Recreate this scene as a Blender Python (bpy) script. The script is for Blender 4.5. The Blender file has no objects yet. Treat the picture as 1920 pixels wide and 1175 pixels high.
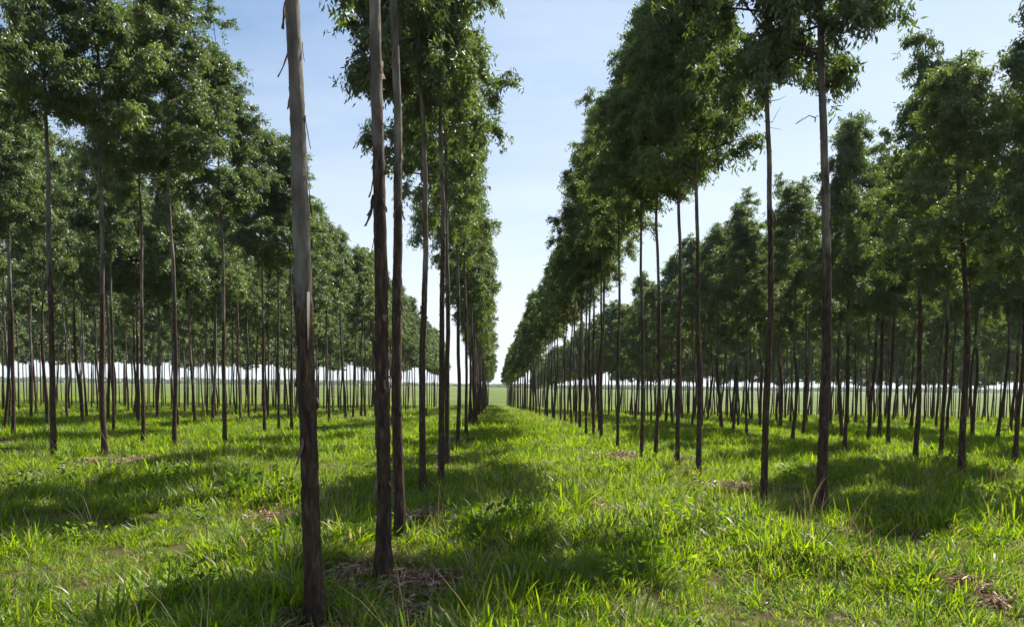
import bpy, math
import numpy as np
from mathutils import Matrix, Vector, Euler

R = math.radians
sc = bpy.context.scene
COL = sc.collection

# ------------------------------------------------------------------ camera
EYE = 1.6
FPX, CX, CY = 1500.0, 960.0, 811.0          # focal length and principal point, photo pixels (1920 wide)
PITCH, ROLL = -3.5, 0.52
cam_d = bpy.data.cameras.new('camera')
cam_d.sensor_width = 36.0
cam_d.lens = FPX / 1920 * 36
cam_d.shift_y = (CY - 587.5) / 1920
cam_d.clip_start, cam_d.clip_end = 0.05, 9000
cam = bpy.data.objects.new('camera', cam_d)
COL.objects.link(cam)
CAMROT = Matrix.Rotation(R(90 + PITCH), 3, 'X') @ Matrix.Rotation(R(ROLL), 3, 'Z')
cam.matrix_world = Matrix.Translation((0, 0, EYE)) @ CAMROT.to_4x4()
sc.camera = cam

# ------------------------------------------------------------------ sun, sky, exposure
SUN_AZ, SUN_EL = 44.0, 51.0                 # degrees right of straight ahead, degrees up
az, el = R(SUN_AZ), R(SUN_EL)
SUNDIR = Vector((math.sin(az) * math.cos(el), math.cos(az) * math.cos(el), math.sin(el)))
sd = bpy.data.lights.new('sun', 'SUN')
sd.energy = 4.9
sd.angle = R(0.53)
sd.color = (1.0, 0.94, 0.84)
sun = bpy.data.objects.new('sun', sd)
COL.objects.link(sun)
sun.rotation_euler = SUNDIR.to_track_quat('Z', 'Y').to_euler()

w = bpy.data.worlds.new('World')
sc.world = w
w.use_nodes = True
nt = w.node_tree
nt.nodes.clear()
wo = nt.nodes.new('ShaderNodeOutputWorld')
bg = nt.nodes.new('ShaderNodeBackground')
sky = nt.nodes.new('ShaderNodeTexSky')
sky.sky_type = 'NISHITA'
sky.sun_disc = False
sky.sun_elevation = el
sky.sun_rotation = az
sky.air_density = 1.0
sky.dust_density = 0.6
sky.ozone_density = 2.0
# thin high cloud: streaky noise laid over the dome
tc = nt.nodes.new('ShaderNodeTexCoord')
sep = nt.nodes.new('ShaderNodeSeparateXYZ')
nt.links.new(tc.outputs['Generated'], sep.inputs[0])
addz = nt.nodes.new('ShaderNodeMath'); addz.operation = 'ADD'; addz.inputs[1].default_value = 0.18
nt.links.new(sep.outputs['Z'], addz.inputs[0])
dv = []
for ax in 'XY':
    m = nt.nodes.new('ShaderNodeMath'); m.operation = 'DIVIDE'
    nt.links.new(sep.outputs[ax], m.inputs[0]); nt.links.new(addz.outputs[0], m.inputs[1]); dv.append(m)
cmb = nt.nodes.new('ShaderNodeCombineXYZ')
nt.links.new(dv[0].outputs[0], cmb.inputs[0]); nt.links.new(dv[1].outputs[0], cmb.inputs[1])
mp = nt.nodes.new('ShaderNodeMapping'); mp.inputs['Scale'].default_value = (0.45, 1.1, 1); mp.inputs['Rotation'].default_value = (0, 0, R(25))
nt.links.new(cmb.outputs[0], mp.inputs[0])
nz = nt.nodes.new('ShaderNodeTexNoise'); nz.inputs['Scale'].default_value = 1.5; nz.inputs['Detail'].default_value = 6; nz.inputs['Roughness'].default_value = 0.55
nt.links.new(mp.outputs[0], nz.inputs['Vector'])
mr = nt.nodes.new('ShaderNodeMapRange'); mr.inputs['From Min'].default_value = 0.40; mr.inputs['From Max'].default_value = 0.78
mr.inputs['To Min'].default_value = 0.0; mr.inputs['To Max'].default_value = 0.55
nt.links.new(nz.outputs['Fac'], mr.inputs['Value'])
hz = nt.nodes.new('ShaderNodeMapRange'); hz.interpolation_type = 'SMOOTHSTEP'     # milky air low down
hz.inputs['From Min'].default_value = 0.46; hz.inputs['From Max'].default_value = 0.0
hz.inputs['To Min'].default_value = 0.0; hz.inputs['To Max'].default_value = 0.95
nt.links.new(sep.outputs['Z'], hz.inputs['Value'])
# thin veil, thicker round the sun's side
dt = nt.nodes.new('ShaderNodeVectorMath'); dt.operation = 'DOT_PRODUCT'; dt.inputs[1].default_value = tuple(SUNDIR)
nt.links.new(tc.outputs['Generated'], dt.inputs[0])
vl = nt.nodes.new('ShaderNodeMapRange'); vl.inputs['From Min'].default_value = 0.62; vl.inputs['From Max'].default_value = 1.0
vl.inputs['To Min'].default_value = 0.0; vl.inputs['To Max'].default_value = 0.65
nt.links.new(dt.outputs['Value'], vl.inputs['Value'])
mxx = nt.nodes.new('ShaderNodeMath'); mxx.operation = 'ADD'; mxx.use_clamp = True
nt.links.new(hz.outputs[0], mxx.inputs[0]); nt.links.new(vl.outputs[0], mxx.inputs[1]); hz = mxx
scr = nt.nodes.new('ShaderNodeMix'); scr.data_type = 'FLOAT'; scr.inputs['B'].default_value = 1.0
nt.links.new(hz.outputs[0], scr.inputs['Factor']); nt.links.new(mr.outputs[0], scr.inputs['A'])
mx = nt.nodes.new('ShaderNodeMix'); mx.data_type = 'RGBA'
nt.links.new(scr.outputs['Result'], mx.inputs['Factor'])
tint = nt.nodes.new('ShaderNodeMix'); tint.data_type = 'RGBA'; tint.blend_type = 'MULTIPLY'; tint.inputs['Factor'].default_value = 1
tint.clamp_result = False
nt.links.new(sky.outputs[0], tint.inputs['A']); tint.inputs['B'].default_value = (0.80, 1.09, 1.27, 1)
nt.links.new(tint.outputs['Result'], mx.inputs['A'])
mx.inputs['B'].default_value = (8.6, 9.2, 9.7, 1)
nt.links.new(mx.outputs['Result'], bg.inputs['Color'])
bg.inputs['Strength'].default_value = 0.0505
nt.links.new(bg.outputs[0], wo.inputs['Surface'])

sc.view_settings.view_transform = 'Standard'
sc.view_settings.look = 'None'
sc.view_settings.exposure = 1.2
sc.view_settings.gamma = 1.0
sc.render.engine = 'CYCLES'
cy = sc.cycles
cy.max_bounces = 6; cy.diffuse_bounces = 2; cy.glossy_bounces = 2; cy.transmission_bounces = 3
cy.sample_clamp_indirect = 4.0
cy.caustics_reflective = False; cy.caustics_refractive = False
cy.use_denoising = True

# ------------------------------------------------------------------ helpers
def sstep(a, b, x):
    t = np.clip((x - a) / (b - a), 0, 1)
    return t * t * (3 - 2 * t)

_rg = np.random.RandomState(7)
_LAT = _rg.rand(256, 256)
def vnoise(x, y):
    x = np.asarray(x, float); y = np.asarray(y, float)
    xi = np.floor(x).astype(int); yi = np.floor(y).astype(int)
    fx = x - xi; fy = y - yi
    fx = fx * fx * (3 - 2 * fx); fy = fy * fy * (3 - 2 * fy)
    g = lambda i, j: _LAT[i & 255, j & 255]
    return (g(xi, yi) * (1 - fx) + g(xi + 1, yi) * fx) * (1 - fy) + (g(xi, yi + 1) * (1 - fx) + g(xi + 1, yi + 1) * fx) * fy

def ground_z(x, y):
    x = np.asarray(x, float); y = np.asarray(y, float)
    s = y - 25.0
    d = np.where(s < -10, 0, np.where(s < 10, (s + 10) ** 2 / 40.0, s))      # smooth start of the slope
    d = np.minimum(d, 140 - 15 * 0) 
    tilt = 1 + 0.006 * np.clip(x, -60, 60)
    z = -0.021 * d * tilt
    near = 1 - sstep(60, 120, np.hypot(x, y))
    z = z + near * (0.10 * (vnoise(x * .35 + 9, y * .35) - .5) + 0.17 * (vnoise(x * 1.1, y * 1.1 + 40) - .5))
    return z

def at(px, py, lift=0.08):
    """point of the terrain seen at a photo pixel"""
    d = CAMROT @ Vector(((px - CX) / FPX, -(py - CY) / FPX, -1.0))
    t = 2.0
    while t < 400:
        p = Vector((0, 0, EYE)) + d * t
        if p.z <= float(ground_z(p.x, p.y)) + lift:
            break
        t += 0.02
    return p.x, p.y

def on_plane(px, py, Y):
    """point seen at a photo pixel on the vertical plane at distance Y"""
    d = CAMROT @ Vector(((px - CX) / FPX, -(py - CY) / FPX, -1.0))
    t = Y / d.y
    return d.x * t, EYE + d.z * t

def tag(o, label=None, cat=None, group=None, kind=None):
    if label: o['label'] = label
    if cat: o['category'] = cat
    if group: o['group'] = group
    if kind: o['kind'] = kind
    return o

def mesh_np(name, verts, faces, mats, midx=None, attr=None, smooth=False):
    """faces: int array (n,k) with k=3 or 4"""
    me = bpy.data.meshes.new(name)
    verts = np.asarray(verts, np.float32); faces = np.asarray(faces, np.int32)
    n, k = faces.shape
    me.vertices.add(len(verts)); me.vertices.foreach_set('co', verts.ravel())
    me.loops.add(n * k); me.loops.foreach_set('vertex_index', faces.ravel())
    me.polygons.add(n); me.polygons.foreach_set('loop_start', np.arange(0, n * k, k, dtype=np.int32))
    if midx is not None: me.polygons.foreach_set('material_index', np.asarray(midx, np.int32))
    me.polygons.foreach_set('use_smooth', np.full(n, smooth, bool) if np.isscalar(smooth) else smooth)
    for m in mats: me.materials.append(m)
    if attr is not None:
        a = me.attributes.new('rnd', 'FLOAT', 'FACE'); a.data.foreach_set('value', np.asarray(attr, np.float32))
    me.update(calc_edges=True)
    me.validate()
    return me

def link(name, me, parent=None, loc=(0, 0, 0)):
    o = bpy.data.objects.new(name, me)
    COL.objects.link(o)
    o.location = loc
    if parent: o.parent = parent
    return o

# ------------------------------------------------------------------ materials
def mat(name):
    m = bpy.data.materials.new(name); m.use_nodes = True
    t = m.node_tree; t.nodes.clear()
    return m, t, t.nodes.new('ShaderNodeOutputMaterial')

def ramp(t, stops, src):
    r = t.nodes.new('ShaderNodeValToRGB')
    e = r.color_ramp.elements
    e[0].position, e[0].color = stops[0][0], (*stops[0][1], 1)
    e[1].position, e[1].color = stops[-1][0], (*stops[-1][1], 1)
    for p, c in stops[1:-1]:
        q = e.new(p); q.color = (*c, 1)
    t.links.new(src, r.inputs[0])
    return r.outputs[0]

def leafy(name, stops, trans_gain, gloss, grough=0.4, per_inst=0.35, tw=0.5):
    """thin leaf: colour by a random value per leaf, light passes through"""
    m, t, out = mat(name)
    a = t.nodes.new('ShaderNodeAttribute'); a.attribute_name = 'rnd'
    oi = t.nodes.new('ShaderNodeObjectInfo')
    mm = t.nodes.new('ShaderNodeMix'); mm.data_type = 'FLOAT'; mm.inputs['Factor'].default_value = per_inst
    t.links.new(a.outputs['Fac'], mm.inputs['A']); t.links.new(oi.outputs['Random'], mm.inputs['B'])
    colr = ramp(t, stops, mm.outputs['Result'])
    dif = t.nodes.new('ShaderNodeBsdfDiffuse'); t.links.new(colr, dif.inputs['Color'])
    tr = t.nodes.new('ShaderNodeBsdfTranslucent')
    g = t.nodes.new('ShaderNodeMix'); g.data_type = 'RGBA'; g.blend_type = 'MULTIPLY'; g.inputs['Factor'].default_value = 1
    g.clamp_result = False
    t.links.new(colr, g.inputs['A']); g.inputs['B'].default_value = (*trans_gain, 1)
    t.links.new(g.outputs['Result'], tr.inputs['Color'])
    mx = t.nodes.new('ShaderNodeMixShader'); mx.inputs[0].default_value = tw
    t.links.new(dif.outputs[0], mx.inputs[1]); t.links.new(tr.outputs[0], mx.inputs[2])
    gl = t.nodes.new('ShaderNodeBsdfGlossy'); gl.inputs['Roughness'].default_value = grough
    gl.inputs['Color'].default_value = (0.9, 0.95, 1, 1)
    m2 = t.nodes.new('ShaderNodeMixShader'); m2.inputs[0].default_value = gloss
    t.links.new(mx.outputs[0], m2.inputs[1]); t.links.new(gl.outputs[0], m2.inputs[2])
    t.links.new(m2.outputs[0], out.inputs['Surface'])
    return m

M_LEAF = leafy('eucalyptus_leaf', [(0.0, (0.052, 0.075, 0.036)), (0.5, (0.108, 0.145, 0.058)), (0.85, (0.17, 0.21, 0.075)), (0.97, (0.19, 0.20, 0.08)), (1.0, (0.24, 0.13, 0.06))],
               (1.8, 2.0, 0.55), 0.06, 0.48, 0.3, 0.35)
M_DEAD = leafy('dead_leaf', [(0.0, (0.16, 0.06, 0.02)), (1.0, (0.40, 0.17, 0.06))], (1.3, 1.0, 0.7), 0.03, 0.5)
M_GRASS = leafy('grass_blade', [(0.0, (0.024, 0.054, 0.004)), (0.35, (0.078, 0.148, 0.005)), (0.75, (0.175, 0.26, 0.008)), (0.93, (0.23, 0.30, 0.02)), (1.0, (0.32, 0.27, 0.12))],
                (2.15, 2.0, 0.6), 0.02, 0.45, 0.35, 0.6)
M_STRAW = leafy('dry_straw', [(0.0, (0.20, 0.15, 0.07)), (1.0, (0.42, 0.35, 0.2))], (1.2, 1.1, 0.9), 0.04, 0.5)
M_LITTER = leafy('fallen_leaf', [(0.0, (0.10, 0.045, 0.025)), (0.6, (0.26, 0.13, 0.08)), (1.0, (0.50, 0.36, 0.26))], (1, 0.9, 0.8), 0.05, 0.45, 0.0, 0.15)

def bark_material(name, seed, rough_top):
    m, t, out = mat(name)
    b = t.nodes.new('ShaderNodeBsdfPrincipled')
    tc = t.nodes.new('ShaderNodeTexCoord')
    oi = t.nodes.new('ShaderNodeObjectInfo')
    off = t.nodes.new('ShaderNodeVectorMath'); off.operation = 'ADD'
    sc_ = t.nodes.new('ShaderNodeVectorMath'); sc_.operation = 'SCALE'; sc_.inputs['Scale'].default_value = 37.0
    cx = t.nodes.new('ShaderNodeCombineXYZ')
    for i in range(3): t.links.new(oi.outputs['Random'], cx.inputs[i])
    t.links.new(cx.outputs[0], sc_.inputs[0])
    t.links.new(tc.outputs['Object'], off.inputs[0]); t.links.new(sc_.outputs[0], off.inputs[1])
    def noise(scale, sx, sz, det=6, rg=0.6):
        mp = t.nodes.new('ShaderNodeMapping'); mp.inputs['Scale'].default_value = (sx, sx, sz)
        t.links.new(off.outputs[0], mp.inputs[0])
        n = t.nodes.new('ShaderNodeTexNoise'); n.inputs['Scale'].default_value = scale
        n.inputs['Detail'].default_value = det; n.inputs['Roughness'].default_value = rg
        t.links.new(mp.outputs[0], n.inputs['Vector'])
        return n.outputs['Fac']
    fib = noise(30, 1, 0.22, 9, 0.72)       # vertical fibres
    plate = noise(9, 1, 0.3, 5, 0.55)
    big = noise(2.2, 1, 0.6, 4, 0.6)
    rough = ramp(t, [(0.30, (0.012, 0.009, 0.007)), (0.46, (0.040, 0.026, 0.018)), (0.58, (0.088, 0.052, 0.033)), (0.70, (0.19, 0.125, 0.085)), (0.82, (0.30, 0.22, 0.16))], fib)
    smooth = ramp(t, [(0.30, (0.055, 0.043, 0.034)), (0.45, (0.12, 0.102, 0.085)), (0.6, (0.205, 0.18, 0.15)), (0.75, (0.31, 0.275, 0.235))], plate)
    sep = t.nodes.new('ShaderNodeSeparateXYZ'); t.links.new(tc.outputs['Object'], sep.inputs[0])
    ad = t.nodes.new('ShaderNodeMath'); ad.operation = 'MULTIPLY_ADD'; ad.inputs[1].default_value = 4.5
    t.links.new(big, ad.inputs[0]); t.links.new(sep.outputs['Z'], ad.inputs[2])
    ad2 = t.nodes.new('ShaderNodeMath'); ad2.operation = 'MULTIPLY_ADD'; ad2.inputs[1].default_value = 2.0
    t.links.new(fib, ad2.inputs[0]); t.links.new(ad.outputs[0], ad2.inputs[2])
    mr = t.nodes.new('ShaderNodeMapRange'); mr.interpolation_type = 'SMOOTHSTEP'
    mr.inputs['From Min'].default_value = rough_top + 3.0; mr.inputs['From Max'].default_value = rough_top + 3.7
    t.links.new(ad2.outputs[0], mr.inputs['Value'])
    mx = t.nodes.new('ShaderNodeMix'); mx.data_type = 'RGBA'
    t.links.new(mr.outputs[0], mx.inputs['Factor']); t.links.new(rough, mx.inputs['A']); t.links.new(smooth, mx.inputs['B'])
    t.links.new(mx.outputs['Result'], b.inputs['Base Color'])
    b.inputs['Roughness'].default_value = 0.85
    b.inputs['Specular IOR Level'].default_value = 0.25
    bp = t.nodes.new('ShaderNodeBump'); bp.inputs['Strength'].default_value = 0.9; bp.inputs['Distance'].default_value = 0.02
    t.links.new(fib, bp.inputs['Height']); t.links.new(bp.outputs[0], b.inputs['Normal'])
    t.links.new(b.outputs[0], out.inputs['Surface'])
    return m
M_BARK = bark_material('bark', 1, 3.5)
M_BARK_LOW = bark_material('bark_pale_early', 2, 1.9)

def simple(name, lo, hi, scale, rough=0.9, sz=1.0):
    m, t, out = mat(name)
    b = t.nodes.new('ShaderNodeBsdfPrincipled'); b.inputs['Roughness'].default_value = rough
    tc = t.nodes.new('ShaderNodeTexCoord')
    mp = t.nodes.new('ShaderNodeMapping'); mp.inputs['Scale'].default_value = (1, 1, sz)
    t.links.new(tc.outputs['Object'], mp.inputs[0])
    n = t.nodes.new('ShaderNodeTexNoise'); n.inputs['Scale'].default_value = scale; n.inputs['Detail'].default_value = 6
    t.links.new(mp.outputs[0], n.inputs['Vector'])
    t.links.new(ramp(t, [(0.35, lo), (0.65, hi)], n.outputs['Fac']), b.inputs['Base Color'])
    t.links.new(b.outputs[0], out.inputs['Surface'])
    return m
M_TWIG = simple('twig', (0.05, 0.035, 0.025), (0.13, 0.10, 0.075), 6)
M_STRIP = simple('peeled_bark', (0.07, 0.04, 0.03), (0.16, 0.10, 0.07), 14, 0.8, 0.3)
M_STRIP_PALE = simple('peeled_bark_pale', (0.30, 0.22, 0.17), (0.5, 0.4, 0.32), 14, 0.8, 0.3)

def ground_material():
    m, t, out = mat('pasture_ground')
    b = t.nodes.new('ShaderNodeBsdfPrincipled'); b.inputs['Roughness'].default_value = 0.95
    b.inputs['Specular IOR Level'].default_value = 0.1
    ge = t.nodes.new('ShaderNodeNewGeometry')
    def noise(scale, det=6):
        n = t.nodes.new('ShaderNodeTexNoise'); n.inputs['Scale'].default_value = scale; n.inputs['Detail'].default_value = det
        t.links.new(ge.outputs['Position'], n.inputs['Vector']); return n.outputs['Fac']
    soil = ramp(t, [(0.35, (0.045, 0.03, 0.018)), (0.5, (0.075, 0.06, 0.025)), (0.62, (0.06, 0.085, 0.02))], noise(3.5, 8))
    far = ramp(t, [(0.3, (0.058, 0.085, 0.015)), (0.5, (0.085, 0.118, 0.020)), (0.7, (0.125, 0.146, 0.034))], noise(0.06, 8))
    sep = t.nodes.new('ShaderNodeSeparateXYZ'); t.links.new(ge.outputs['Position'], sep.inputs[0])
    mr = t.nodes.new('ShaderNodeMapRange'); mr.inputs['From Min'].default_value = 60; mr.inputs['From Max'].default_value = 115
    t.links.new(sep.outputs['Y'], mr.inputs['Value'])
    mx = t.nodes.new('ShaderNodeMix'); mx.data_type = 'RGBA'
    t.links.new(mr.outputs[0], mx.inputs['Factor']); t.links.new(soil, mx.inputs['A']); t.links.new(far, mx.inputs['B'])
    t.links.new(mx.outputs['Result'], b.inputs['Base Color'])
    bp = t.nodes.new('ShaderNodeBump'); bp.inputs['Strength'].default_value = 0.6; bp.inputs['Distance'].default_value = 0.05
    t.links.new(noise(6, 8), bp.inputs['Height']); t.links.new(bp.outputs[0], b.inputs['Normal'])
    t.links.new(b.outputs[0], out.inputs['Surface'])
    return m
M_GROUND = ground_material()

# ------------------------------------------------------------------ ground: one sheet to the horizon
def build_ground():
    ys = np.concatenate([np.linspace(-2500, -60, 12)[:-1], np.linspace(-60, 0, 20)[:-1], np.arange(0, 40, 0.35), np.arange(40, 190, 2.5), np.geomspace(190, 6000, 30)])
    xp = np.concatenate([np.arange(0, 18, 0.35), np.arange(18, 90, 2.5), np.geomspace(90, 6000, 26)])
    xs = np.concatenate([-xp[:0:-1], xp])
    X, Y = np.meshgrid(xs, ys)
    Z = ground_z(X, Y)
    v = np.stack([X, Y, Z], -1).reshape(-1, 3)
    nx, ny = len(xs), len(ys)
    i = np.arange(ny - 1)[:, None] * nx + np.arange(nx - 1)[None, :]
    f = np.stack([i, i + 1, i + nx + 1, i + nx], -1).reshape(-1, 4)
    o = link('ground', mesh_np('ground', v, f, [M_GROUND], smooth=True))
    tag(o, kind='structure')
build_ground()

# ------------------------------------------------------------------ tree parts
def tube(pts, rad, sides, rs=None, rough=0.0, cap=True):
    """swept tube along pts (n,3) with radii, near-vertical; returns verts, quads"""
    pts = np.asarray(pts, float); rad = np.asarray(rad, float); n = len(pts)
    d = np.gradient(pts, axis=0); d /= np.linalg.norm(d, axis=1)[:, None]
    ref = np.array([0, 1.0, 0]) if abs(d[0][2]) > .7 or abs(d[0][0]) > .7 else np.array([0, 0, 1.0])
    u = np.cross(ref, d); u /= np.linalg.norm(u, axis=1)[:, None]
    v = np.cross(d, u)
    th = np.arange(sides) / sides * 2 * np.pi
    rr = np.ones((n, sides))
    if rs is not None and rough: rr = 1 + rough * (rs.rand(n, sides) - .5)
    ring = pts[:, None, :] + (rad[:, None] * rr)[..., None] * (np.cos(th)[None, :, None] * u[:, None, :] + np.sin(th)[None, :, None] * v[:, None, :])
    V = ring.reshape(-1, 3)
    i = np.arange(n - 1)[:, None] * sides; j = np.arange(sides)[None, :]; j2 = (j + 1) % sides
    F = np.stack([i + j, i + j2, i + sides + j2, i + sides + j], -1).reshape(-1, 4)
    if cap:
        V = np.vstack([V, pts[-1:]]); c = len(V) - 1; b = (n - 1) * sides
        jj = np.arange(0, sides, 2)
        F = np.vstack([F, np.stack([b + jj, b + (jj + 1) % sides, b + (jj + 2) % sides, np.full(len(jj), c)], -1)])
    return V, F

def trunk_mesh(name, path, r_base, r_top, seed, sides=12, material=None, step=0.16, wob=1.0):
    """path: list of (x,z) or (x,y,z) knots from the ground up, local coords"""
    rs = np.random.RandomState(seed)
    k = np.asarray([(p[0], 0, p[1]) if len(p) == 2 else p for p in path], float)
    z = np.arange(-0.15, k[-1, 2], step); z = np.append(z, k[-1, 2])
    def interp(c):
        y = np.interp(z, k[:, 2], k[:, c])
        for _ in range(3): y[1:-1] = (y[:-2] + 2 * y[1:-1] + y[2:]) / 4
        return y
    x, y = interp(0), interp(1)
    for c_ in (x, y):
        for fr, am in ((.55, .022), (1.3, .010), (3.1, .0035)):
            c_ += wob * am * np.sin(z * fr * 2 + rs.rand() * 6.3) * np.clip(z / 1.0, 0, 1) * (.6 + .8 * rs.rand())
    t = np.clip(z / z[-1], 0, 1)
    rad = r_top + (r_base - r_top) * (1 - t) ** 0.85
    rad = rad * (1 + 0.5 * np.exp(-np.maximum(z, 0) / 0.16)) * (1 + 0.05 * np.cumsum(rs.randn(len(z))) / np.sqrt(len(z)))
    for _ in range(3):
        kz = rs.rand() * 4; rad = rad * (1 + .10 * np.exp(-((z - kz) / .05) ** 2))       # branch-scar swellings
    rough = 0.16
    V, F = tube(np.stack([x, y, z], -1), rad, sides, rs, rough)
    return mesh_np(name, V, F, [material or M_BARK], smooth=True)

def leaves(pos, rs, ln, wd, droop=0.75, up=None):
    """diamond leaves hanging at pos"""
    n = len(pos)
    a = rs.rand(n) * 2 * np.pi
    d = np.stack([np.cos(a), np.sin(a), -droop * 1.6 + rs.randn(n) * 0.75], -1)
    d /= np.linalg.norm(d, axis=1)[:, None]
    s = np.cross(d, rs.randn(n, 3)); s /= np.linalg.norm(s, axis=1)[:, None]
    nrm = np.cross(d, s)
    L = (ln * (0.7 + 0.6 * rs.rand(n)))[:, None]; W = (wd * (0.75 + 0.5 * rs.rand(n)))[:, None]
    p0 = pos; p1 = pos + d * L * .42 + s * W * .5 + nrm * W * .12
    p2 = pos + d * L + nrm * L * 0.10 * rs.randn(n, 1); p3 = pos + d * L * .42 - s * W * .5 + nrm * W * .12
    V = np.stack([p0, p1, p2, p3], 1).reshape(-1, 3)
    F = np.arange(4 * n).reshape(-1, 4)
    return V, F

def crown_mesh(name, seed, n_leaf, ln, wd, H=5.0, Rm=1.3, nb=36, per=6, wood=True, sig=0.2):
    """leafy crown, origin at the height where the lowest branches leave the trunk"""
    rs = np.random.RandomState(seed)
    Vs, Fs, Ms, As = [], [], [], []
    nv = 0
    cl = []; cs = []
    for i in range(nb):
        t = (i + rs.rand() * .8) / nb
        z0 = t * H * 0.93 - 0.15
        prof = Rm * (1 - t) ** 0.80 * 1.08 * min(1.0, 0.72 + 1.3 * t) * (0.72 + 0.5 * rs.rand())
        prof = max(prof, 0.28)
        a = i * 2.39996 + rs.randn() * .35
        el_ = R(18 + 38 * t + rs.randn() * 11)
        q = np.linspace(0, 1, 6)
        out = prof * q
        zz = z0 + prof * math.tan(el_) * (q * 0.55 - 0.28 * q ** 2.4) * 1.25
        wob = rs.randn(2) * .10
        bx = out * math.cos(a) + wob[0] * q ** 2; by = out * math.sin(a) + wob[1] * q ** 2
        P = np.stack([bx, by, zz], -1)
        if wood:
            V, F = tube(P, np.linspace(0.017 * (1.25 - t * .6), 0.004, 6), 4)
            Vs.append(V); Fs.append(F + nv); nv += len(V); Ms.append(np.ones(len(F), int)); As.append(np.full(len(F), .5))
        sizes = rs.rand(per)
        for j in range(per):
            s = 0.28 + 0.76 * (j + rs.rand()) / per
            c = np.array([np.interp(s, q, P[:, 0]), np.interp(s, q, P[:, 1]), np.interp(s, q, P[:, 2])]) + rs.randn(3) * [.13, .13, .12]
            if s > 1: c += (P[-1] - P[-2]) * (s - 1) * 4
            cl.append(c); cs.append(0.35 + 1.3 * sizes[j] ** 1.3)
    if wood:                                             # dead, leafless twigs below the leaves
        for i in range(6):
            a = rs.rand() * 6.283; L = .12 + .28 * rs.rand(); z0 = -.1 - .8 * rs.rand()
            d = np.array([math.cos(a), math.sin(a), .1 + .4 * rs.rand()])
            P = np.array([d * L * t_ for t_ in (0, .3, .65, 1)]) + [0, 0, z0] + rs.randn(4, 3) * [[0], [.02], [.04], [.05]]
            V, F = tube(P, [.008, .006, .004, .002], 4)
            Vs.append(V); Fs.append(F + nv); nv += len(V); Ms.append(np.ones(len(F), int)); As.append(np.full(len(F), .5))
    for j in range(5):                                   # leader
        cl.append(np.array([0, 0, H * (0.82 + 0.04 * j)]) + rs.randn(3) * .06); cs.append(0.6)
    cl = np.array(cl); cs = np.array(cs)
    cnt = np.maximum(3, (cs / cs.sum() * n_leaf).astype(int))
    # each clump is a handful of twigs; leaves hang along every twig
    tw_per = 7
    tc_ = np.repeat(np.arange(len(cl)), tw_per)
    outw = cl[tc_] * [1, 1, 0]; outw /= (np.linalg.norm(outw, axis=1)[:, None] + .05)
    tdir = outw * .9 + rs.randn(len(tc_), 3) * .75 + [0, 0, .05]
    tdir /= np.linalg.norm(tdir, axis=1)[:, None]
    tlen = (sig * 1.4 * (0.5 + .55 * cs[tc_]) * (.6 + .8 * rs.rand(len(tc_))))
    idx = np.repeat(np.arange(len(cl)), cnt)
    ti = idx * tw_per + rs.randint(0, tw_per, len(idx))
    q_ = rs.rand(len(idx)) ** .8
    pos = cl[idx] + tdir[ti] * (tlen[ti] * q_)[:, None] + rs.randn(len(idx), 3) * .035
    pos[:, 2] -= .10 * q_ ** 2
    V, F = leaves(pos, rs, ln, wd)
    clr = rs.rand(len(cl)) * 0.45
    A = np.clip(clr[idx] + rs.rand(len(idx)) * 0.55, 0, 1)
    Vs.append(V); Fs.append(F + nv); Ms.append(np.zeros(len(F), int)); As.append(A)
    return mesh_np(name, np.vstack(Vs), np.vstack(Fs), [M_LEAF, M_TWIG], np.concatenate(Ms), np.concatenate(As))

NEAR_CROWNS = [crown_mesh('crown_full', 100 + i, 46000, 0.100, 0.031) for i in range(8)]
MID_CROWNS = [crown_mesh('crown_mid', 200 + i, 20000, 0.135, 0.045, wood=True) for i in range(6)]

rsT = np.random.RandomState(3)
def wander(rs, H=10.0, amp=0.10):
    z = np.linspace(0, H, 9)
    return [(float(a), float(b), float(c)) for a, b, c in zip(np.cumsum(rs.randn(9)) * amp * .45 * (z > 0), np.cumsum(rs.randn(9)) * amp * .45 * (z > 0), z)]
GENERIC = []
for i in range(9):
    pth = wander(np.random.RandomState(50 + i))
    GENERIC.append((trunk_mesh('trunk', pth, 0.051 + .012 * (i % 4) / 3, 0.010, 60 + i, 9, M_BARK if i % 3 else M_BARK_LOW, 0.3), pth))

def interp_path(path, z):
    k = np.asarray([(p[0], 0, p[1]) if len(p) == 2 else p for p in path], float)
    return float(np.interp(z, k[:, 2], k[:, 0])), float(np.interp(z, k[:, 2], k[:, 1]))

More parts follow.
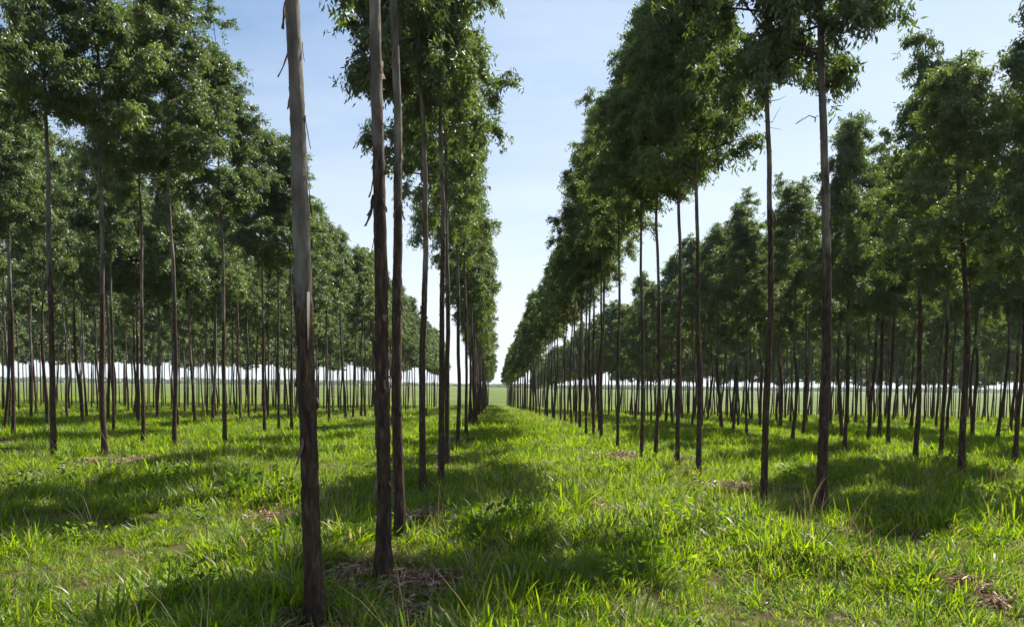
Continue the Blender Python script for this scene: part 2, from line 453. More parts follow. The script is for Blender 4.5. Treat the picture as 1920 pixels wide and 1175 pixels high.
TREES = []          # every planted position, for litter and grass
def strip_mesh(rs, length, width, tip_out, side, pale=False):
    """a curl of loose bark hanging from its top edge; side = outward direction (unit xy)"""
    n = 7
    q = np.linspace(0, 1, n)
    o = np.array([side[0], side[1], 0.0]); tdir = np.array([-side[1], side[0], 0.0])
    c = (o[None] * (tip_out * q ** 1.6)[:, None]) + np.array([0, 0, -1.0])[None] * (length * q)[:, None]
    c += tdir[None] * (np.sin(q * 4 + rs.rand() * 6) * .012)[:, None]
    wv = width * (0.75 + 0.25 * np.sin(q * 9 + rs.rand() * 6)) * (1 - .35 * q)
    tw = rs.randn() * .8
    V = []; th = 0.0035
    for i in range(n):
        a = tw * q[i]
        s = tdir * math.cos(a) + o * math.sin(a); nn = o * math.cos(a) - tdir * math.sin(a)
        for su, sv in ((-1, -1), (1, -1), (1, 1), (-1, 1)):
            V.append(c[i] + s * su * wv[i] / 2 + nn * sv * th / 2 + nn * (0.25 * wv[i] if su else 0))
    F = []
    for i in range(n - 1):
        for j in range(4):
            a0 = i * 4 + j; a1 = i * 4 + (j + 1) % 4
            F.append((a0, a1, a1 + 4, a0 + 4))
    F += [(3, 2, 1, 0), ((n - 1) * 4, (n - 1) * 4 + 1, (n - 1) * 4 + 2, (n - 1) * 4 + 3)]
    return mesh_np('bark_strip', np.array(V), np.array(F), [M_STRIP_PALE if pale else M_STRIP], smooth=False)

def special_tree(name_label, base, prof, dia, cb, top, crown, rz=0.0, cr=1.0, group=None, strips=(), low=False, lift=0.08, stubs=()):
    """a tree near enough to have its own trunk: base pixel, pixels its trunk passes through"""
    dia *= .86
    x, y = at(*base, lift)
    z0 = float(ground_z(x, y))
    root = bpy.data.objects.new('eucalyptus_tree', None); COL.objects.link(root)
    root.location = (x, y, z0); root.empty_display_size = 0.3
    path = [(0.0, 0.0)]
    for (px, py) in prof:
        X, Z = on_plane(px, py, y)
        if Z - z0 > path[-1][1] + 0.1: path.append((X - x, Z - z0))
    lx, lz = path[-1]
    if len(path) > 1: sl = (path[-1][0] - path[0][0]) / (path[-1][1] - path[0][1])
    else: sl = 0
    if lz < top - 1: path.append((lx + sl * (top - lz) * .6, top))
    seed = int(base[0] * 7 + base[1])
    tr = link('trunk', trunk_mesh('trunk', path, dia / 2, 0.010, seed, 28 if y < 15 else 12, M_BARK_LOW if low else M_BARK, 0.045 if y < 15 else 0.25, .35 if y < 9 else .7), root)
    cx_, cy_ = interp_path(path, cb + 1.5)
    c = link('crown', crown, root, (cx_ - (.22 if base[0] < 920 and y > 9 and x > -2 else 0), cy_, cb))
    c.scale = (cr, cr, (top - cb) / 5.0); c.rotation_euler = (0, 0, rz)
    for (h, ang, ln, wd, to, pale) in strips:
        rs = np.random.RandomState(int(h * 100) + seed)
        sx, sy = interp_path(path, h)
        r = (0.010 + (dia / 2 - 0.010) * (1 - h / path[-1][1]) ** .85)
        sd_ = (math.cos(R(ang)), math.sin(R(ang)))
        s = link('bark_strip', strip_mesh(rs, ln, wd, to, sd_, pale), root, (sx + sd_[0] * r * .92, sy + sd_[1] * r * .92, h))
    tag(root, name_label, 'tree', group or 'planted eucalyptus trees')
    TREES.append((x, y, 0))
    for (h, ang, ln) in stubs:
        stub(root, path, dia, h, ang, ln)
    return root

def stub(root, path, dia, h, ang, ln):
    """short dead side twig left where a branch was shed"""
    sx, sy = interp_path(path, h)
    d = np.array([math.cos(R(ang)), math.sin(R(ang)), 0.06])
    P = np.array([d * t for t in (-.02, ln * .4, ln)]); P[1, 2] += .008
    V, F = tube(P, [.008, .006, .002], 6)
    r = dia / 2 * .75
    link('branch_stub', mesh_np('branch_stub', V, F, [M_TWIG], smooth=True), root, (sx + d[0] * r, sy + d[1] * r, h))

NC = NEAR_CROWNS
def strips_for(seed, n, zlo, zhi):
    rs = np.random.RandomState(seed); out = []
    for i in range(n):
        h = zlo + (zhi - zlo) * rs.rand()
        ang = rs.choice([0, 180]) + rs.randn() * 35
        out.append((h, ang, 0.06 + .14 * rs.rand(), .02 + .035 * rs.rand(), .015 + .05 * rs.rand() ** 2, False))
    return out

# row just left of the grassy aisle
special_tree('nearest, thickest trunk, leaning, grey above and dark below, bark strips peeling off both sides',
    (592, 1150), [(583, 1000), (580, 900), (574, 750), (570, 600), (566, 450), (563, 300), (555, 120), (549, 0)], 0.135, 6.6, 11.5, NC[0], 0.3, 1.0,
    strips=[(4.12, 182, .12, .03, .045, False), (4.0, 170, .22, .04, .02, False), (3.66, 182, .18, .035, .06, False), (3.42, 175, .13, .026, .02, False),
            (3.25, 5, .2, .02, .03, False), (3.7, 0, .12, .02, .02, False), (2.9, 0, .1, .02, .015, False), (1.22, 240, .16, .04, .03, False), (1.14, 200, .24, .045, .09, False), (4.3, 200, .1, .02, .02, False), (2.8, 10, .16, .03, .02, False), (1.85, 150, .3, .05, .02, False),
            (2.15, -30, .95, .026, .01, True), (2.1, 185, .25, .05, .02, False), (2.0, 180, .16, .03, .04, False), (1.55, 20, .12, .03, .04, True)], low=True, stubs=[(4.13, 182, .13)])
special_tree('second nearest trunk left of the aisle, reddish brown and shaggy, standing in fallen leaves',
    (718, 1066), [(720, 900), (714, 750), (713, 650), (712, 500), (712, 300), (708, 150), (704, 0)], 0.145, 6.4, 11.5, NC[1], 1.3,
    strips=strips_for(5, 26, 0.8, 4.6) + [(3.05, 190, .2, .04, .07, False), (3.1, 170, .16, .05, .05, False), (2.55, 0, .2, .045, .03, False)])
special_tree('brown trunk close behind the one standing in fallen leaves, its upper half smooth and grey',
    (751, 1003), [(747, 850), (744, 600), (746, 400), (745, 220), (739, 80), (736, 0)], 0.132, 6.2, 11.2, NC[2], 2.0, strips=strips_for(6, 18, 0.8, 5.0))
special_tree('slim trunk with sky on both sides, fourth in the row left of the aisle',
    (792, 912), [(793, 800), (794, 550), (797, 350), (795, 250), (786, 120)], 0.118, 6.0, 10.8, NC[3], 0.9, .95, strips=strips_for(7, 14, 1, 5))
special_tree('front one of two nearly touching trunks, fifth in the row left of the grassy aisle',
    (827, 898), [(828, 750), (831, 550), (830, 400), (825, 250)], 0.115, 5.8, 10.8, NC[4], 2.2, .95, strips=strips_for(8, 12, 1, 5))
special_tree('rear one of two trunks that nearly touch, just behind the fifth of the aisle row',
    (838, 868), [(838, 750), (839, 500), (836, 330)], 0.115, 5.7, 10.6, NC[5], 3.2, .95)
special_tree('seventh trunk in the row left of the grassy aisle, past the two that nearly touch',
    (858, 830), [(860, 700), (860, 550), (857, 430)], 0.12, 5.6, 10.6, NC[6], 4.2, .95)
special_tree('eighth trunk in the row left of the grassy aisle',
    (874, 812), [(875, 700), (871, 500)], 0.12, 5.4, 10.5, NC[7], 5.0, .95)
special_tree('ninth trunk in the row left of the grassy aisle',
    (888, 795), [(888, 700), (884, 560)], 0.12, 5.3, 10.4, NC[0], 5.7, .95)
# row right of the aisle
special_tree('nearest trunk right of the grassy aisle, tall, dark and slightly crooked',
    (1541, 952), [(1545, 800), (1549, 650), (1550, 500), (1546, 300), (1541, 120), (1538, 0)], 0.15, 5.8, 10.7, NC[3], 0.4, 0.95, strips=strips_for(11, 6, 1, 4.5))
special_tree('thinner trunk next left of the nearest one right of the aisle',
    (1432, 935), [(1437, 800), (1440, 650), (1443, 500), (1443, 300), (1438, 120)], 0.105, 5.6, 10.3, NC[5], 1.9, 0.9, strips=strips_for(12, 4, 1, 4.5))
special_tree('third trunk from the front in the row right of the aisle',
    (1310, 886), [(1311, 700), (1309, 520), (1305, 340)], 0.108, 5.45, 10.1, NC[6], 3.0, .9)
special_tree('fourth trunk from the front in the row right of the aisle',
    (1270, 869), [(1274, 700), (1274, 500), (1271, 350)], 0.10, 5.5, 9.7, NC[7], 4.4, .9)
for (bp_, pr, d_, cb_, tp_, ci, rz_, lb) in [
    ((1230, 856), [(1236, 600), (1233, 400)], .095, 5.5, 9.7, 1, .6, 'fifth trunk from the front, right of the aisle, front one of a close pair'),
    ((1203, 851), [(1205, 600), (1202, 430)], .092, 5.5, 9.7, 2, 2.6, 'sixth trunk from the front, right of the aisle, rear one of a close pair'),
    ((1158, 838), [(1161, 600), (1159, 450)], .092, 5.5, 9.6, 4, 3.7, 'seventh trunk from the front, right of the aisle, with wide gaps either side'),
    ((1127, 820), [(1129, 620), (1127, 520)], .095, 5.5, 9.6, 0, 4.7, 'eighth trunk from the front in the row right of the aisle'),
    ((1113, 812), [(1114, 640), (1112, 540)], .09, 5.5, 9.6, 3, 5.7, 'ninth trunk from the front in the row right of the aisle'),
    ((1099, 809), [(1100, 640), (1098, 550)], .09, 5.5, 9.5, 5, .9, 'tenth trunk from the front in the row right of the aisle'),
    ((1087, 803), [(1089, 640)], .09, 5.5, 9.5, 6, 1.9, 'eleventh trunk from the front in the row right of the aisle'),
    # first row on the left side
    ((101, 858), [(97, 700), (92, 500), (93, 330), (84, 200)], .135, 6.9, 11.4, 2, 0.2, 'reddish brown trunk nearest the left edge of the shaded grass band'),
    ((197, 850), [(192, 700), (190, 480), (189, 300)], .135, 6.7, 11.4, 4, 1.2, 'reddish trunk standing in brown fallen leaves above the left grass shadow'),
    ((268, 826), [(268, 700), (265, 500), (262, 380)], .115, 6.4, 11.0, 6, 2.2, 'thin trunk set back between two nearer reddish trunks on the left'),
    ((327, 837), [(328, 700), (326, 500), (318, 360)], .115, 6.2, 10.4, 1, 3.3, 'trunk third from the left edge among the front trees of the left block'),
    ((421, 825), [(421, 700), (418, 500), (412, 380)], .12, 6.0, 9.9, 3, 4.4, 'straight brown trunk right above the far end of the left grass shadow'),
    ((496, 806), [(494, 650), (490, 500)], .12, 5.9, 9.8, 5, 5.4, 'trunk midway between the straight brown trunk and the nearest thick trunk'),
    ((547, 803), [(546, 650)], .115, 5.6, 9.6, 7, .5, 'small trunk seen just left of the nearest thick trunk'),
    ((523, 801), [(522, 650)], .105, 5.6, 9.7, 0, 1.5, 'thin trunk in the left block, second to the left of the thick near trunk'),
    ((25, 812), [(24, 650), (16, 450), (10, 340)], .12, 6.2, 10.8, 1, 2.5, 'trunk at the far left edge with a dark patch of ground at its foot'),
    ((213, 803), [(211, 650), (207, 500)], .11, 5.8, 10.4, 3, 3.5, 'thin trunk just right of the reddish trunk in fallen leaves, one row back'),
    ((260, 792), [(258, 650)], .11, 5.6, 10.2, 5, 4.5, 'thin trunk almost hidden left of the set-back trunk on the left side'),
    # first rows on the right side
    ((1804, 884), [(1806, 800), (1812, 650), (1806, 500), (1799, 380)], .125, 3.8, 7.1, 2, .3, 'nearest trunk of the right block, its shadow streak falling towards the viewer'),
    ((1716, 862), [(1720, 750), (1727, 600), (1724, 480)], .12, 3.9, 8.5, 7, 1.4, 'dark trunk in deep shade, next left of the nearest trunk of the right block'),
    ((1765, 846), [(1772, 700), (1776, 560)], .115, 3.9, 8.7, 4, 2.4, 'trunk one row back between the two nearest trunks of the right block'),
    ((1903, 862), [(1913, 740), (1919, 600)], .115, 4.2, 8.9, 6, 3.4, 'trunk close to the right edge of the picture in the right block'),
    ((1584, 838), [(1590, 700), (1592, 560), (1590, 480)], .105, 4.0, 8.5, 1, 4.4, 'leaning trunk just right of the tall crooked dark trunk, farther back'),
    ((1665, 831), [(1672, 700)], .11, 3.9, 7.9, 0, 5.4, 'front one of two trunks side by side left of the trunk in deep shade'),
    ((1648, 823), [(1653, 700)], .12, 3.9, 7.9, 5, .7, 'rear one of two trunks side by side left of the trunk in deep shade'),
]:
    special_tree(lb, bp_, pr, d_, cb_, tp_, NC[ci], rz_, .85 if tp_ < 9 else (.86 if bp_[0] > 960 else 1.0))

# rows: distance across (at the camera) and along; they run almost straight away from the camera
def row_x(x0, y):
    bend = 0.0
    if x0 > 2: bend = -1.0 * sstep(8, 30, y) * (0.6 if x0 < 5 else 1.2) - 0.5 * sstep(60, 160, y)
    return x0 - 0.0253 * y + bend

def visible(x, y, m=1.0):
    return abs(x) < 0.66 * y + m
plan = []            # (x, y, row key, crown base, top)
rsP = np.random.RandomState(11)
def plant_row(key, x0, y0, y1, cb, top, gap=2.25, jx=.25):
    y = y0
    while y < y1:
        if rsP.rand() > .06:
            x = float(row_x(x0, y)) + rsP.randn() * jx * .5
            if visible(x, y, 2.2):
                plan.append((x, y, key, cb + rsP.randn() * (.15 if 'aisle' in key else .3), top + rsP.randn() * (.2 if 'aisle' in key else .4)))
        y += gap * (0.72 + 0.56 * rsP.rand())
plant_row('aisle_left', -0.95, 34, 163, 5.2, 10.2, 2.3)
plant_row('aisle_right', 4.2, 27.5, 165, 5.5, 9.5, 2.2)
plant_row('left_1', -7.4, 32, 120, 5.5, 9.6)
plant_row('left_2', -12.2, 31, 112, 5.6, 10.3)
plant_row('left_3', -15.0, 27, 108, 5.6, 10.3)
plant_row('right_1', 9.9, 24, 150, 4.1, 8.0)
plant_row('right_2', 12.1, 23.5, 105, 4.1, 8.1)
for k, x0 in enumerate([-20.5, -26, -31.5, -37, -43, -49, -55, -61]):
    plant_row('left_%d' % (k + 4), x0, 24, 108 - k * .6, 6.0, 10.0, 1.9)
for k, x0 in enumerate([17.5, 20, 25.5, 31, 37, 43, 49, 55, 61]):
    plant_row('right_%d' % (k + 3), x0, 21, 105, 4.8, 8.4, 1.9)
# trees just outside the frame whose crowns or shadows reach into it
for (x, y, k, cb, tp) in [(-9.6, 13.4, 'left_1', 6.6, 11.3), (-9.7, 11.0, 'left_1', 6.6, 11.2), (9.35, 13.6, 'right_1', 4.5, 9.2), (9.9, 11.0, 'right_1', 4.4, 8.6),
                          (12.2, 15.4, 'right_2', 4.2, 8.4), (12.4, 12.6, 'right_2', 4.2, 8.4), (-15.3, 20.5, 'left_3', 6.0, 10.6), (-15.0, 23.6, 'left_3', 6.0, 10.6)]:
    plan.append((x, y, k, cb, tp))

ORD = {}
WORDS = ['first', 'second', 'third', 'fourth', 'fifth', 'sixth', 'seventh', 'eighth', 'ninth', 'tenth', 'eleventh', 'twelfth', 'thirteenth', 'fourteenth', 'fifteenth', 'sixteenth']
plan.sort(key=lambda p: math.hypot(p[0], p[1]))
START = {'aisle_left': 9, 'aisle_right': 11}
ROWTEXT = {'aisle_left': 'in the row left of the grassy aisle', 'aisle_right': 'in the row right of the grassy aisle'}
GROUPTEXT = {'aisle_left': 'slender eucalyptus deep in the receding row left of the grassy aisle', 'aisle_right': 'slender eucalyptus deep in the receding row right of the grassy aisle'}
ORDW = ['first', 'second', 'third', 'fourth', 'fifth', 'sixth', 'seventh', 'eighth']
for k in list(dict.fromkeys(p[2] for p in plan)):
    if k in ROWTEXT: continue
    side, n = k.split('_'); n = int(n)
    GROUPTEXT[k] = 'slender eucalyptus in the %s tree row %s of the grassy aisle\'s own rows' % (ORDW[n - 1], side) if n <= 8 else 'slender eucalyptus in the outermost rows of the %s block' % side

N_IND = 300 - len(TREES)
rest = plan[N_IND:]
dead_done = [False, False]
for i, (x, y, key, cb, top) in enumerate(plan[:N_IND]):
    rs = np.random.RandomState(1000 + i)
    z0 = float(ground_z(x, y))
    root = bpy.data.objects.new('eucalyptus_tree', None); COL.objects.link(root)
    root.location = (x, y, z0); root.empty_display_size = 0.3
    tm, pth = GENERIC[rs.randint(len(GENERIC))]
    f = rs.uniform(.9, 1.12)
    s = top / 10.0
    tr = link('trunk', tm, root); tr.scale = (f, f, s)
    lean = rs.randn(2) * R(.7)
    rz = rs.rand() * 6.283
    root.rotation_euler = (lean[0], lean[1], rz)
    cx_, cy_ = interp_path(pth, (cb + 1.5) / s)
    cm = NEAR_CROWNS[rs.randint(8)] if math.hypot(x, y) < 33 else MID_CROWNS[rs.randint(6)]
    c = link('crown', cm, root, (cx_ * f, cy_ * f, cb))
    cs_ = rs.uniform(.88, 1.12) * (.86 if key in ROWTEXT else .88 if 'right' in key else .95)
    c.scale = (cs_, cs_, (top - cb) / 5.0)
    c.rotation_euler = (0, 0, rs.rand() * 6.283)
    TREES.append((x, y, 0))
    n = ORD.get(key, START.get(key, 0)); ORD[key] = n + 1
    if key in ROWTEXT and n < 16:
        tag(root, '%s trunk from the front %s' % (WORDS[n], ROWTEXT[key]), 'tree', 'planted eucalyptus trees')
    else:
        tag(root, GROUPTEXT[key], 'tree', GROUPTEXT[key])
    if (not dead_done[0] and key == 'aisle_right' and y > 36) or (not dead_done[1] and key == 'right_2' and y > 27 and abs(x / y - 0.59) < .03):
        w_ = 0 if key == 'aisle_right' else 1
        dead_done[w_] = True
        pos = np.random.RandomState(5).randn(500 if w_ == 0 else 260, 3) * ([.26, .26, .26] if w_ == 0 else [.16, .16, .14])
        V, F = leaves(pos, np.random.RandomState(6), .16, .045)
        dm = mesh_np('dead_foliage', V, F, [M_DEAD], attr=np.random.RandomState(8).rand(len(F)))
        d = link('dead_foliage', dm, root)
        off = Vector((-.25, -.85, 0)); off.rotate(Euler((0, 0, -rz)))
        d.location = (off.x, off.y, cb + (.15 if w_ == 0 else -.4))
        d['label'] = 'clump of dry orange-brown leaves at the bottom of the crown'
        root['label'] = ('tree with orange dead leaves low in its crown, right of the grassy aisle' if w_ == 0 else
                         'tree with a small tuft of orange dead leaves in the right block')
        root['group'] = 'planted eucalyptus trees'

# ------------------------------------------------------------------ point instancing for masses nobody could count
def instancer(name, pts, rot, scl, idx, sources, realm=None):
    """mesh of points carrying a geometry-nodes modifier that instances the source meshes on them"""
    me = bpy.data.meshes.new(name)
    me.vertices.add(len(pts)); me.vertices.foreach_set('co', np.asarray(pts, np.float32).ravel())
    for nm, ty, arr in (('rot', 'FLOAT_VECTOR', rot), ('scl', 'FLOAT_VECTOR', scl)):
        a = me.attributes.new(nm, ty, 'POINT'); a.data.foreach_set('vector', np.asarray(arr, np.float32).ravel())
    a = me.attributes.new('idx', 'INT', 'POINT'); a.data.foreach_set('value', np.asarray(idx, np.int32))
    o = link(name, me)
    ng = bpy.data.node_groups.new(name, 'GeometryNodeTree')
    ng.interface.new_socket('Geometry', in_out='INPUT', socket_type='NodeSocketGeometry')
    ng.interface.new_socket('Geometry', in_out='OUTPUT', socket_type='NodeSocketGeometry')
    gi = ng.nodes.new('NodeGroupInput'); go = ng.nodes.new('NodeGroupOutput')
    m2p = ng.nodes.new('GeometryNodeMeshToPoints')
    ng.links.new(gi.outputs[0], m2p.inputs['Mesh'])
    c = bpy.data.collections.new(name + '_kinds')
    for k, sm in enumerate(sources):
        so = bpy.data.objects.new('%s_kind_%02d' % (name, k), sm); c.objects.link(so)
    ci = ng.nodes.new('GeometryNodeCollectionInfo'); ci.inputs['Collection'].default_value = c
    ci.inputs['Separate Children'].default_value = True; ci.inputs['Reset Children'].default_value = True
    iop = ng.nodes.new('GeometryNodeInstanceOnPoints')
    ng.links.new(m2p.outputs[0], iop.inputs['Points']); ng.links.new(ci.outputs[0], iop.inputs['Instance'])
    iop.inputs['Pick Instance'].default_value = True
    def attr(nm, dt):
        n = ng.nodes.new('GeometryNodeInputNamedAttribute'); n.data_type = dt; n.inputs['Name'].default_value = nm
        return n.outputs[0]
    ng.links.new(attr('idx', 'INT'), iop.inputs['Instance Index'])
    e2r = ng.nodes.new('FunctionNodeEulerToRotation')
    ng.links.new(attr('rot', 'FLOAT_VECTOR'), e2r.inputs[0])
    ng.links.new(e2r.outputs[0], iop.inputs['Rotation']); ng.links.new(attr('scl', 'FLOAT_VECTOR'), iop.inputs['Scale'])
    ng.links.new(iop.outputs[0], go.inputs[0])
    md = o.modifiers.new('scatter', 'NODES'); md.node_group = ng
    return o

# ------------------------------------------------------------------ the rest of the plantation, far back
def far_tree_mesh(seed):
    rs = np.random.RandomState(seed)
    c = crown_mesh('tmp', seed, 9000, 0.21, 0.066, nb=30, per=5, wood=False, sig=.2)
    n = len(c.vertices); co = np.empty(n * 3, np.float32); c.vertices.foreach_get('co', co); co = co.reshape(-1, 3)
    a = np.empty(len(c.polygons), np.float32); c.attributes['rnd'].data.foreach_get('value', a)
    co[:, 2] += 5.0
    pts = np.array([(0, 0, -.2), (rs.randn() * .05, 0, 3), (rs.randn() * .08, rs.randn() * .05, 6), (0, 0, 9.8)])
    V, F = tube(pts, [.068, .05, .035, .01], 7)
    bpy.data.meshes.remove(c)
    F0 = np.arange(n).reshape(-1, 4)
    return mesh_np('far_tree', np.vstack([co, V]), np.vstack([F0, F + n]), [M_LEAF, M_BARK], np.r_[np.zeros(len(F0), int), np.ones(len(F), int)], np.r_[a, np.full(len(F), .5)])
if rest:
    rsF = np.random.RandomState(21)
    P = np.array([(x, y, float(ground_z(x, y))) for x, y, *_ in rest])
    n = len(rest)
    tp = np.array([t[4] for t in rest]) / 10
    o = instancer('distant_eucalyptus_trees', P, np.stack([rsF.randn(n) * .012, rsF.randn(n) * .012, rsF.rand(n) * 6.28], -1),
                  np.stack([np.full(n, .95), np.full(n, .95), tp], -1), rsF.randint(0, 5, n), [far_tree_mesh(300 + i) for i in range(5)])
    tag(o, 'dense mass of small far plantation trees behind the counted rows', 'trees', kind='stuff')

# ------------------------------------------------------------------ far woodland on the horizon
def woodland():
    rs = np.random.RandomState(31)
    P = []
    for i in range(2600):
        a = rs.uniform(-1.0, 1.0)
        y = rs.uniform(900, 1100); x = a * y * .85
        side = sstep(.1, -.5, a * .85) if False else 0
        P.append((x, y))
    P = np.array(P)
    u = P[:, 0] / P[:, 1]
    h = 2.0 + 3.5 * vnoise(u * 17, u * 0 + 3) ** 1.5 + 5.0 * sstep(-.02, -.25, u) * (.6 + .6 * vnoise(u * 40 + 9, u * 0)) + 1.2 * rs.rand(len(P))
    V, F, A = [], [], []
    nv = 0
    for (x, y), hh in zip(P, h):
        k = 46
        th = rs.rand(k) * 6.28; ph = rs.rand(k)
        r = hh * .75
        c = np.stack([x + np.cos(th) * r * np.sqrt(ph), y + np.sin(th) * r * .6 * np.sqrt(ph), -3.4 + hh * (0.1 + .85 * rs.rand(k)) * (1 - .35 * ph)], -1)
        v, f = leaves(c, rs, 2.6, 1.7, .2)
        V.append(v); F.append(f + nv); nv += len(v); A.append(rs.rand(k) * .6)
    return mesh_np('distant_woodland', np.vstack(V), np.vstack(F), [M_LEAF], attr=np.concatenate(A))
tag(link('distant_woodland', woodland()), 'low dark treeline along the horizon beyond the pasture', 'woodland', kind='stuff')

# ------------------------------------------------------------------ grass
def tuft(seed, blades, length, width, segs, spread, lean_, straw=0.04, droop=0.6):
    rs = np.random.RandomState(seed)
    V, F, A, Mi = [], [], [], []
    nv = 0
    for b in range(blades):
        a = rs.rand() * 6.283; r0 = spread * math.sqrt(rs.rand())
        bx, by = r0 * math.cos(a), r0 * math.sin(a)
        da = a + rs.randn() * 1.0
        L = length * (0.45 + .75 * rs.rand()); W = width * (.7 + .6 * rs.rand())
        ln_ = lean_ * (0.3 + rs.rand())
        q = np.linspace(0, 1, segs + 1)
        ang = ln_ + droop * 1.7 * rs.rand() * q ** 1.4
        ds = L / segs
        px = np.r_[0, np.cumsum(np.sin(ang[1:]) * ds)]; pz = np.r_[0, np.cumsum(np.cos(ang[1:]) * ds)]
        dirx, diry = math.cos(da), math.sin(da); tw = da + 1.57 + rs.randn() * .5
        wx, wy = math.cos(tw), math.sin(tw)
        ww = W * np.r_[.55, np.ones(segs - 1) * (1 - .3 * q[1:-1]), .05] * .5
        cxs = bx + dirx * px; cys = by + diry * px
        v = np.empty(((segs + 1) * 2, 3))
        v[0::2] = np.stack([cxs - wx * ww, cys - wy * ww, pz - .02], -1); v[1::2] = np.stack([cxs + wx * ww, cys + wy * ww, pz - .02], -1)
        i = np.arange(segs) * 2
        f = np.stack([i, i + 1, i + 3, i + 2], -1)
        V.append(v); F.append(f + nv); nv += len(v)
        st = rs.rand() < straw
        A.append(np.full(segs, rs.rand())); Mi.append(np.full(segs, 1 if st else 0))
    return mesh_np('tuft', np.vstack(V), np.vstack(F), [M_GRASS, M_STRAW], np.concatenate(Mi), np.concatenate(A), smooth=True)

def weed(seed):
    rs = np.random.RandomState(seed)
    pos = rs.randn(60, 3) * [.09, .09, .05] + [0, 0, .14]
    V, F = leaves(pos, rs, .06, .032, -.1)
    return mesh_np('weed', V, F, [M_GRASS], attr=rs.rand(len(F)) * .5)

KINDS = ([tuft(400 + i, 34, .175, .0088, 4, .095, .6, .05, .9) for i in range(5)] +     # 0-4 common
         [tuft(410 + i, 36, .24, .011, 5, .09, .6, .03, 1.1) for i in range(3)] +         # 5-7 arching clumps
         [tuft(420 + i, 24, .13, .006, 3, .10, .8, .35) for i in range(2)] +              # 8-9 short, strawy
         [weed(430)] +                                                                   # 10
         [tuft(440 + i, 34, .22, .016, 2, .25, .6, .08, .9) for i in range(3)] +          # 11-13 middle distance patch
         [tuft(450 + i, 34, .28, .05, 1, .6, .6, .08) for i in range(2)] +                # 14-15 far patch
         [tuft(460, 7, .46, .0028, 4, .05, .25, 1.0, .5)])                               # 16 dry seed stalks

LITTER = [at(690, 1068) + (.36,), at(790, 1075) + (.32,), at(640, 1060) + (.28,), at(1810, 1070) + (.15,), at(1850, 1105) + (.13,), at(1120, 938) + (.3,), at(1350, 905) + (.4,), at(1275, 880) + (.3,), at(1540, 985) + (.35,),
          at(205, 856) + (.6,), at(150, 870) + (.3,), at(25, 822) + (.6,), at(600, 1165) + (.25,), at(505, 960) + (.3,), at(1170, 850) + (.5,), at(760, 1130) + (.2,), at(1450, 960) + (.3,), at(980, 900) + (.3,), at(800, 950) + (.4,)]
def litter_amount(x, y):
    a = np.zeros(len(x))
    wob = 0.8 + 1.3 * vnoise(x * 3.1, y * 3.1 + 70)
    for (lx, ly, lr) in LITTER:
        d = np.hypot((x - lx), (y - ly) * .75) / (lr * wob)
        a = np.maximum(a, 1 - sstep(.6, 1.25, d))
    for x0 in (-0.95, 4.2, 9.9, -7.6):
        rx = row_x(x0, y) if x0 < 3 else x0 - .0253 * y - (1.0 * sstep(8, 30, y) * (0.6 if x0 < 5 else 1.2))
        d = np.abs(x - rx)
        a = np.maximum(a, (1 - sstep(.2, .8, d)) * (.15 + .5 * sstep(.4, .75, vnoise(x * .9 + 5, y * .7))) * (y < 60))
    return a

rsG = np.random.RandomState(77)
GP, GR, GS, GI = [], [], [], []
def scatter(y0, y1, dens, kinds, probs, smin, smax, margin=4.0):
    W = 0.66 * y1 + margin
    n = int(dens * 2 * W * (y1 - y0))
    x = rsG.uniform(-W, W, n); y = rsG.uniform(y0, y1, n)
    k = (np.abs(x) < 0.66 * y + margin)
    la = litter_amount(x, y)
    k &= rsG.rand(n) > la * .8
    patch = vnoise(x * .55 + 3, y * .55 + 11) * .65 + vnoise(x * 1.9, y * 1.9 + 20) * .35
    k &= rsG.rand(n) < 0.05 + 1.8 * patch
    x, y, la, patch = x[k], y[k], la[k], patch[k]; n = len(x)
    s = (smin + (smax - smin) * np.clip((patch - .2) / .6, 0, 1)) * (.75 + .5 * rsG.rand(n)) * (1 - .5 * la)
    GP.append(np.stack([x, y, ground_z(x, y)], -1)); GR.append(np.stack([rsG.randn(n) * .12, rsG.randn(n) * .12, rsG.rand(n) * 6.28], -1))
    GS.append(np.stack([s, s, s * (.85 + .3 * rsG.rand(n))], -1)); GI.append(rsG.choice(kinds, n, p=probs))
NEARK = list(range(11)) + [16]
NEARP = [.135] * 5 + [.035] * 3 + [.096] * 2 + [.004, .024]
scatter(2.0, 8.0, 190, NEARK, NEARP, .45, 1.6)
scatter(8.0, 16.0, 115, NEARK, NEARP, .5, 1.6)
scatter(16.0, 34.0, 32, [11, 12, 13, 5, 8], [.27, .26, .27, .1, .1], .65, 1.3)
scatter(34.0, 75.0, 5.5, [11, 12, 13, 14, 15], [.2, .2, .2, .2, .2], .8, 1.2, 6)
scatter(75.0, 170.0, .8, [14, 15], [.5, .5], .8, 1.1, 8)
g = instancer('grass', np.vstack(GP), np.vstack(GR), np.vstack(GS), np.concatenate(GI), KINDS)
tag(g, 'bright green tufted pasture grass covering the ground', 'grass', kind='stuff')
print('tufts', len(np.vstack(GP)), 'trees', len(TREES), 'rest', len(rest))

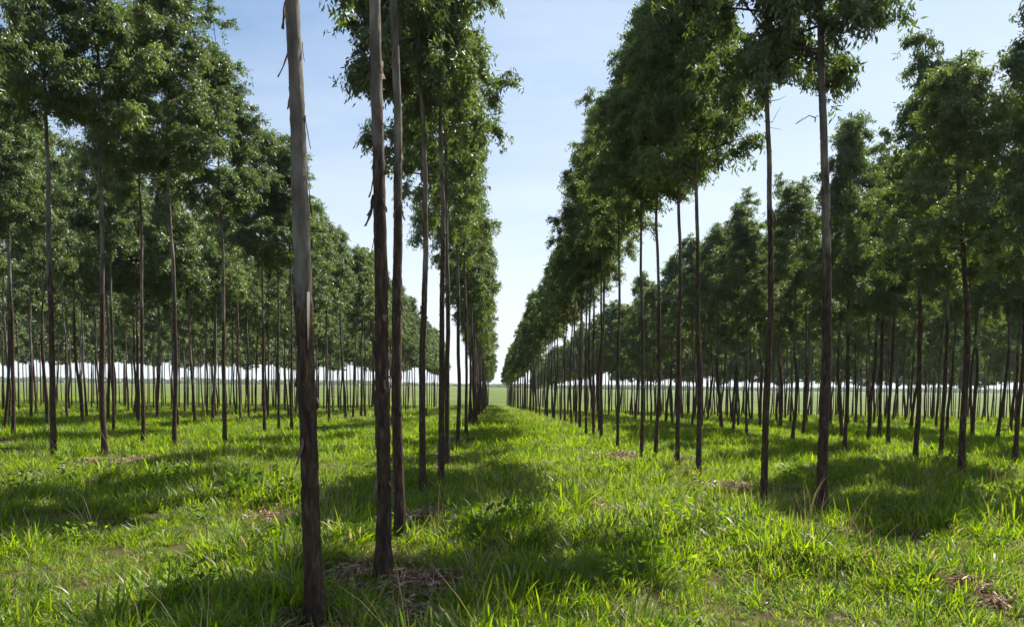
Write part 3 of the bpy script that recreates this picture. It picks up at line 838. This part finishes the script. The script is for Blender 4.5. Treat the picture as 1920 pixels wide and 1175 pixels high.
# ------------------------------------------------------------------ fallen leaves
def litter():
    rs = np.random.RandomState(91)
    n = 90000
    y = 3 + (36 - 3) * rs.rand(n) ** 1.5; x = rs.uniform(-1, 1, n) * (0.66 * y + 1.5)
    a = litter_amount(x, y)
    k = rs.rand(n) < np.maximum(a, .02)
    xs, ys = [x[k]], [y[k]]
    for (lx, ly, lr) in LITTER:
        m = int(1500 * lr * lr)
        th = rs.rand(m) * 6.28; rr = lr * 1.1 * np.sqrt(rs.rand(m))
        xs.append(lx + rr * np.cos(th)); ys.append(ly + rr * np.sin(th) * 1.2)
    x = np.concatenate(xs); y = np.concatenate(ys); n = len(x)
    z = ground_z(x, y) + .012 + .03 * rs.rand(n)
    a = rs.rand(n) * 6.28; tl = rs.randn(n) * .35; t2 = rs.randn(n) * .4
    d = np.stack([np.cos(a), np.sin(a), tl], -1); s = np.stack([-np.sin(a), np.cos(a), t2], -1)
    L = (.07 + .07 * rs.rand(n))[:, None]; W = (.016 + .016 * rs.rand(n))[:, None]
    tw = rs.rand(n) < .08; L[tw] *= 3.2; W[tw] *= .35
    p = np.stack([x, y, z], -1)
    V = np.stack([p - d * L / 2, p + s * W / 2 + [0, 0, .006], p + d * L / 2, p - s * W / 2 + [0, 0, .006]], 1).reshape(-1, 3)
    return mesh_np('fallen_leaves', V, np.arange(4 * n).reshape(-1, 4), [M_LITTER], attr=rs.rand(n))
tag(link('fallen_leaves', litter()), 'dry brown fallen leaves in patches under the trees', 'leaves', kind='stuff')

# ------------------------------------------------------------------ air between here and the horizon
def haze():
    m, t, out = mat('haze_air')
    v = t.nodes.new('ShaderNodeVolumePrincipled')
    v.inputs['Color'].default_value = (0.86, 0.91, 1.0, 1); v.inputs['Density'].default_value = HAZE
    v.inputs['Anisotropy'].default_value = 0.3
    t.links.new(v.outputs[0], out.inputs['Volume'])
    x0, x1, y0, y1, z0, z1 = -6500, 6500, -2600, 6500, -7, 20
    V = [(x, y, z) for z in (z0, z1) for y in (y0, y1) for x in (x0, x1)]
    F = [(0, 2, 3, 1), (4, 5, 7, 6), (0, 1, 5, 4), (2, 6, 7, 3), (0, 4, 6, 2), (1, 3, 7, 5)]
    tag(link('haze', mesh_np('haze', V, F, [m])), kind='stuff')
HAZE = 0.00017
haze()
